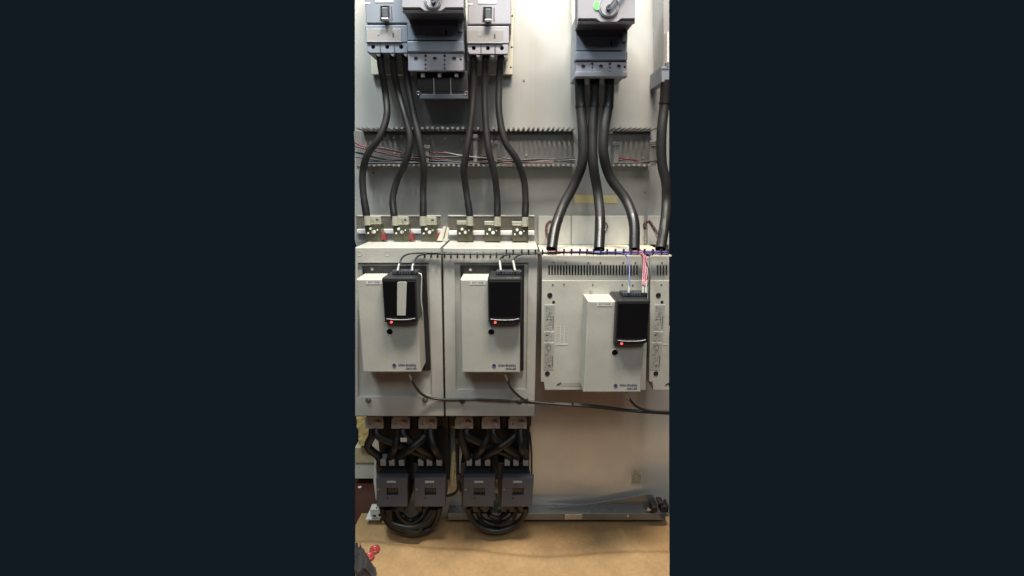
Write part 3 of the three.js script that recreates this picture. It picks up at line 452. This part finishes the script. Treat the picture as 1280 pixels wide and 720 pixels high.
harness('upper_wire_harness', 'black and purple wire harness laced along the top of the enclosures', [
  { m: M.black, r: 0.0022, pts: [[500, 334, .262], [501, 325, .24], [506, 319.4, .222], [515, 316.8, zh], [540, 316.2, zh], [600, 317, zh], [660, 316, zh], [720, 316, zh + .004], [836, 316, zh + .004]], seg: 110 },
  { m: M.black, r: 0.0022, pts: [[517, 334, .262], [519, 325, .24], [523, 320, .222], [532, 317.6, zh], [560, 317.6, zh + .002], [620, 318, zh + .002], [680, 316.8, zh + .002], [700, 316.5, zh + .004]], seg: 90 },
  { m: M.black, r: 0.0022, pts: [[625.5, 338, .262], [624.5, 327, .24], [628, 320.5, .222], [640, 317.5, zh], [680, 315.6, zh], [760, 316.8, zh + .003]], seg: 60 },
  { m: M.black, r: 0.0022, pts: [[643, 338, .262], [641, 327, .24], [646, 320.5, .222], [656, 317, zh], [690, 315.3, zh]], seg: 50 },
  { m: M.pink, r: 0.0013, pts: [[684, 314.4, zh + .004], [700, 314.2, zh + .006], [720, 315.4, zh + .006], [780, 314.6, zh + .006], [803, 316, zh + .01], [806.5, 330, .23], [806, 345, .25], [805, 356, .262]], seg: 80 },
  { m: M.pink, r: 0.0014, pts: [[796, 315, zh + .008], [803.5, 319, zh + .012], [804, 335, .235], [803.5, 348, .25], [803.5, 356, .262]], seg: 40 },
  { m: M.pink, r: 0.0014, pts: [[802, 315, zh + .008], [807.5, 322, zh + .012], [809, 338, .235], [807.5, 350, .25], [806, 357, .262]], seg: 40 },
  { m: M.black, r: 0.0014, pts: [[800, 317, zh + .01], [806, 325, .225], [811, 338, .235], [810.5, 352, .25], [807, 362, .262]], seg: 40 },
  { m: M.purple, r: 0.0026, pts: [[690, 315.6, zh], [720, 314.6, zh + .006], [760, 315.2, zh + .006], [800, 314.6, zh + .006], [836, 315, zh + .006]], seg: 70 },
  { m: M.purple, r: 0.0024, pts: [[735, 317, zh + .004], [770, 317.4, zh + .008], [810, 317, zh + .008], [836, 317.6, zh + .008]], seg: 60 },
  { m: M.blue, r: 0.0016, pts: [[740, 315.6, zh + .008], [775, 315.8, zh + .01], [783, 320, zh + .012], [786.5, 333, .235], [786.8, 345, .25], [787, 356, .262]], seg: 60 },
], ties, [[499, 330, 497, 338.5, .255, .266], [516.4, 330, 515, 338.5, .255, .266], [624.6, 326, 626, 338.5, .242, .266], [641.3, 326, 644, 338.5, .242, .266], [787, 350, 786, 366, .252, .266], [804, 350, 803.6, 366, .252, .266], [807.5, 351, 807.4, 366, .252, .266]]);
const zl = 0.206;
harness('lower_wire_harness', 'black wire harness sagging across the foot of the enclosures', [
  { m: M.black, r: 0.0034, pts: [[514.5, 474, .25], [519, 483, .235], [530, 494.5, .215], [545, 498.6, zl], [600, 499.6, zl], [640, 501.4, zl], [668, 503.6, zl], [700, 504.5, .20], [740, 507, .20], [790, 513, .20], [836, 515.6, .20]], seg: 120 },
  { m: M.black, r: 0.0034, pts: [[634.4, 475, .25], [638, 484, .235], [646, 493, .215], [656, 500, zl + .003], [670, 503, zl + .003], [700, 505.6, .203], [740, 508.6, .203], [790, 514, .203], [836, 517, .203]], seg: 90 },
  { m: M.black, r: 0.003, pts: [[786, 497.5, .25], [790, 503, .235], [797, 509, .215], [810, 513, .206], [836, 514.4, .206]], seg: 40 },
], [[578, 500.2, zl, false], [659, 502, zl, true], [715.5, 506, .202, true]], [[511, 466.5, 514.5, 475.5, .256, .249], [631, 467, 634.4, 476, .256, .249], [782.5, 491, 786.3, 499, .258, .249]]);
for (const [pts, label] of [[[[686, 300, .1], [683, 290, .05], [684, 281, .035], [688, 277, .03], [693, 279, .03]], 'twisted black lead at the left of the thick cables'], [[[806, 286, .03], [806, 280, .03], [811, 277, .035], [816, 283, .045], [820, 290, .06], [823, 297, .1]], 'twisted black and pink lead beside the right edge cable']]) {
  const t = thing('twisted_lead', label, 'lead', P(...pts[0]), 'twisted leads behind the thick cables'), c = new THREE.CatmullRomCurve3(pts.map(p => P(...p)));
  [M.black, M.black, M.redfoot].forEach((m, k) => { const q = []; for (let i = 0; i <= 60; i++) { const p = c.getPoint(i / 60), a = i * 0.75 + k * 2.09; q.push(p.add(new V3(Math.cos(a) * 0.0028, Math.sin(a) * 0.0028, Math.sin(a + 1) * 0.0028))); } part(t, 'wire', new THREE.TubeGeometry(new THREE.CatmullRomCurve3(q), 90, 0.0017, 6, false), m); });
}

// ---------------------------------------------------------------- lower terminals, contactors, links
const tabX = [467.5, 500.5, 534.5, 580, 613.5, 647], tabName = ['at the left end below the left enclosure', 'middle one below the left enclosure', 'at the right end below the left enclosure', 'at the left end below the middle enclosure', 'middle one below the middle enclosure', 'at the right end below the middle enclosure'];
tabX.forEach((x, i) => {
  const t = thing('terminal_tab', 'grey metal terminal tab, ' + tabName[i], 'terminal tab', P(x, 536, 0.12), 'terminal tabs below the enclosures');
  part(t, 'tab', ex([[x - 9.5, 521], [x + 9.5, 521], [x + 11.4, 525], [x + 11.4, 536], [x - 11.4, 536], [x - 11.4, 525]], 0.13, 0.008, [{ x: x - 6, y: 530, r: 0.0032 }], 0.001), M.tab);
  part(t, 'bolt', [disc(x + 5, 530, 0.138, 0.0065, 0.006, 6), disc(x + 5, 530, 0.1335, 0.0095, 0.003, 18)], M.steel);
});
{ const t = thing('busbar_block', 'black terminal base under both grey enclosures', 'terminal base', P(560, 536, 0.05)); part(t, 'bar', bx(462, 519, 664, 533, 0.085, 0.08, 0.002), M.black); for (const [x0, x1] of [[474, 561], [582, 662]]) part(t, 'added_dark_screen', bx(x0, 534, x1, 600, 0.05, 0.045, 0.002), M.black); for (const x of [484, 518, 557, 597, 630]) part(t, 'divider', bx(x - 3, 521, x + 3, 535, 0.11, 0.03, 0.001), M.black); }  // black screens added to darken the gaps behind the link cables
const CX = [489.5, 536.5, 597, 644.5];
function contactor() {
  const t = thing('contactor', '', 'contactor', P(489.5, 634, 0.05), 'contactors under the enclosures');
  part(t, 'rear_body', [bx(471.5, 579, 508.5, 634, 0.085, 0.08, 0.002), bx(471.2, 599, 508.4, 632.5, 0.118, 0.05, 0.002)], M.black);
  const f = part(t, 'front_box', ex([[470, 597], [509.2, 597], [509.2, 633.6], [470.6, 633.6]], 0.135, 0.018, [rect(482.3, 609.2, 498.6, 620)], 0.0022), M.contactor);
  part(f, 'window', bx(481.5, 608.5, 499.2, 620.6, 0.128, 0.003, 0), M.gloss); for (let i = 0; i < 4; i++) part(f, 'window_bar', bx(484.6 + i * 3.6, 611, 486 + i * 3.6, 618.5, 0.1305, 0.002, 0), M.black);
  part(f, 'brand_print', words('SIEMENS', 483.6, 601, 494.6, 603.4, 0.135), M.printwhite); part(f, 'mark', bx(483.5, 621.8, 485.6, 623.4, 0.1352, 0.0006, 0), M.hole);
  part(f, 'screw', disc(472.8, 612, 0.1368, 0.003, 0.003, 10), M.darksteel);
  for (const dx of [-10.8, 0, 12.2]) { part(t, 'terminal_clamp', bx(489.5 + dx - 3.4, 574.6, 489.5 + dx + 3.4, 582.6, 0.104, 0.03, 0.001), M.greylabel); part(t, 'terminal_pole', bx(489.5 + dx - 3.2, 633, 489.5 + dx + 3.2, 640, 0.098, 0.02, 0.001), M.black); }
  part(t, 'base', bx(473, 632, 508, 637.5, 0.085, 0.08, 0.002), M.contactor);
  return t;
}
const ct = contactor(); ct.userData.label = 'dark grey contactor at the left edge of the panel';
copyOf(ct, [489.5, 634], [CX[1], 634], 0.13, 'dark grey contactor, second from left, beside the vertical wire bundle');
copyOf(ct, [489.5, 634], [CX[2], 634], 0.13, 'dark grey contactor, third from left, right of the vertical wire bundle');
copyOf(ct, [489.5, 634], [CX[3], 634], 0.13, 'dark grey contactor on the right end of the row');
const phase = ['left', 'middle', 'right'], dxs = [-10.8, 0, 12.2];
mat('linkrubber', [0.007, 0.007, 0.008], 0.5, 0, { bumpMap: peel, bumpScale: 0.00012 });
function link(label, pts, r, group, m = M.linkrubber) { single('link_cable', tube(pts, r, 44, 12), m, label, 'cable', group); }
for (let h = 0; h < 2; h++) for (let i = 0; i < 3; i++) for (let k = 0; k < 2; k++) {
  const x = tabX[h * 3 + i], e = CX[h * 2 + k] + dxs[i], c = x + (e - x) * 0.5, bulge = i === 0 && k === 0 ? (h ? -3 : -13) : (e - x) * 0.12;
  link('black link cable from the ' + phase[i] + ' tab of the ' + (h ? 'middle' : 'left') + ' enclosure to the ' + (k ? 'right' : 'left') + ' contactor below', [[x - 2 + k * 6, 531, .115], [x - 3 + k * 7 + (i === 0 && k === 0 && !h ? 1 : 0), 543, .118 + 0.012 * k], [c + bulge, 558 + i, .115 + 0.014 * i], [e + bulge * 0.5, 570, .098], [e, 582, .072]], 0.0112, 'black link cables above the contactors');
}
for (let h = 0; h < 2; h++) {
  const A = CX[h * 2], B = CX[h * 2 + 1], side = h ? 'right' : 'left';
  [[A + dxs[0], B + dxs[2], h ? 664 : 667, .095, 'outermost'], [A + dxs[1], B + dxs[1], h ? 656.5 : 660, .082, 'middle'], [A + dxs[2], B + dxs[0], h ? 649 : 651, .07, 'innermost']].forEach(([a, b, y, z, n]) => {
    const q = () => (rnd() - 0.5), m = (a + b) / 2 + 7 * q(), y0 = 634, yy = y + 3 * q(), k1 = 0.24 + 0.10 * rnd(), k2 = 0.24 + 0.10 * rnd(), f1 = 0.66 + 0.14 * rnd(), f2 = 0.66 + 0.14 * rnd();
    link('black loop cable under the ' + side + ' pair of contactors, ' + n + ' loop', [[a, y0, z], [a + 0.5 + 2 * q(), y0 + 7, z + .008 * q()], [a + (m - a) * k1, y0 + (yy - y0) * f1, z + .004 + .02 * q()], [m, yy, z + .006 + .03 * q()], [b - (b - m) * k2, y0 + (yy - y0) * f2, z + .004 + .02 * q()], [b - 0.5 + 2 * q(), y0 + 7, z + .008 * q()], [b, y0, z]], n === 'innermost' ? 0.0065 : 0.0085, 'black loop cables under the contactors');
  });
}
for (const [dx, dy] of [[2, 6], [5, 11]]) link((dx < 3 ? 'slack upper' : 'slack lower') + ' black loop cable bunched under the left pair of contactors', [[482 + dx, 636, .11], [486 + dx, 648 + dy * .6, .112], [512 + dx * 2, 653 + dy, .118], [538 - dx * 2, 647 + dy * .6, .112], [545 - dx, 636, .105]], 0.008, 'black bunched loops');
{
  const t = thing('vertical_wire_bundle', 'vertical bundle of dark wires between the second and third contactor', 'wire bundle', P(571, 620, 0.06));
  part(t, 'wire', tube([[571, 520, .06], [570.5, 545, .07], [571.5, 570, .075], [572, 600, .075], [572, 612, .07], [566, 618, .06], [556, 620.5, .06]], 0.0042, 50, 8), M.black);
  part(t, 'wire', tube([[574, 520, .06], [573, 548, .07], [573, 580, .07], [574.5, 604, .075], [576.5, 615, .08]], 0.004, 40, 8), M.black);
  part(t, 'wire', tube([[577, 536, .07], [577, 556, .07], [575.5, 561, .074], [575, 592, .074]], 0.0016, 30, 6), M.white, { label: 'white wire' });
  const coil = []; for (let i = 0; i <= 150; i++) { const p = P(567.5 - i * 0.02, 566 + i * 0.27, .065), a = i * 0.75; coil.push(p.add(new V3(Math.cos(a) * 0.0055, 0, Math.sin(a) * 0.0055))); }
  part(t, 'spiral_wrap', [new THREE.TubeGeometry(new THREE.CatmullRomCurve3(coil), 300, 0.0022, 6, false), tube([[567.6, 564, .065], [564.5, 607, .065]], 0.005, 8, 8)], M.yellowwrap, { label: 'yellowish spiral wrap' });
  part(t, 'clip', bx(568, 548, 574, 556, 0.08, 0.02, 0.002), M.black); part(t, 'clip', bx(570, 594, 576, 601, 0.085, 0.02, 0.002), M.black);
}
{ // side lead down the right of the last contactor
  link('thin black lead down the right side of the last contactor', [[662, 540, .08], [664, 560, .09], [664.5, 590, .09], [664.5, 612, .085]], 0.0028, undefined, M.black);
  link('thin black lead between the third and fourth contactor', [[620, 617, .12], [621, 622, .13], [619.5, 627, .13], [614, 628.5, .12]], 0.0022, undefined, M.black);
}
single('cable_tag', bx(500.5, 547.5, 508.5, 552.5, 0.148, 0.002, 0.0004), M.offwhite, 'small pale tag on the black link cables above the first contactor', 'tag');
renderer.render(scene, camera);
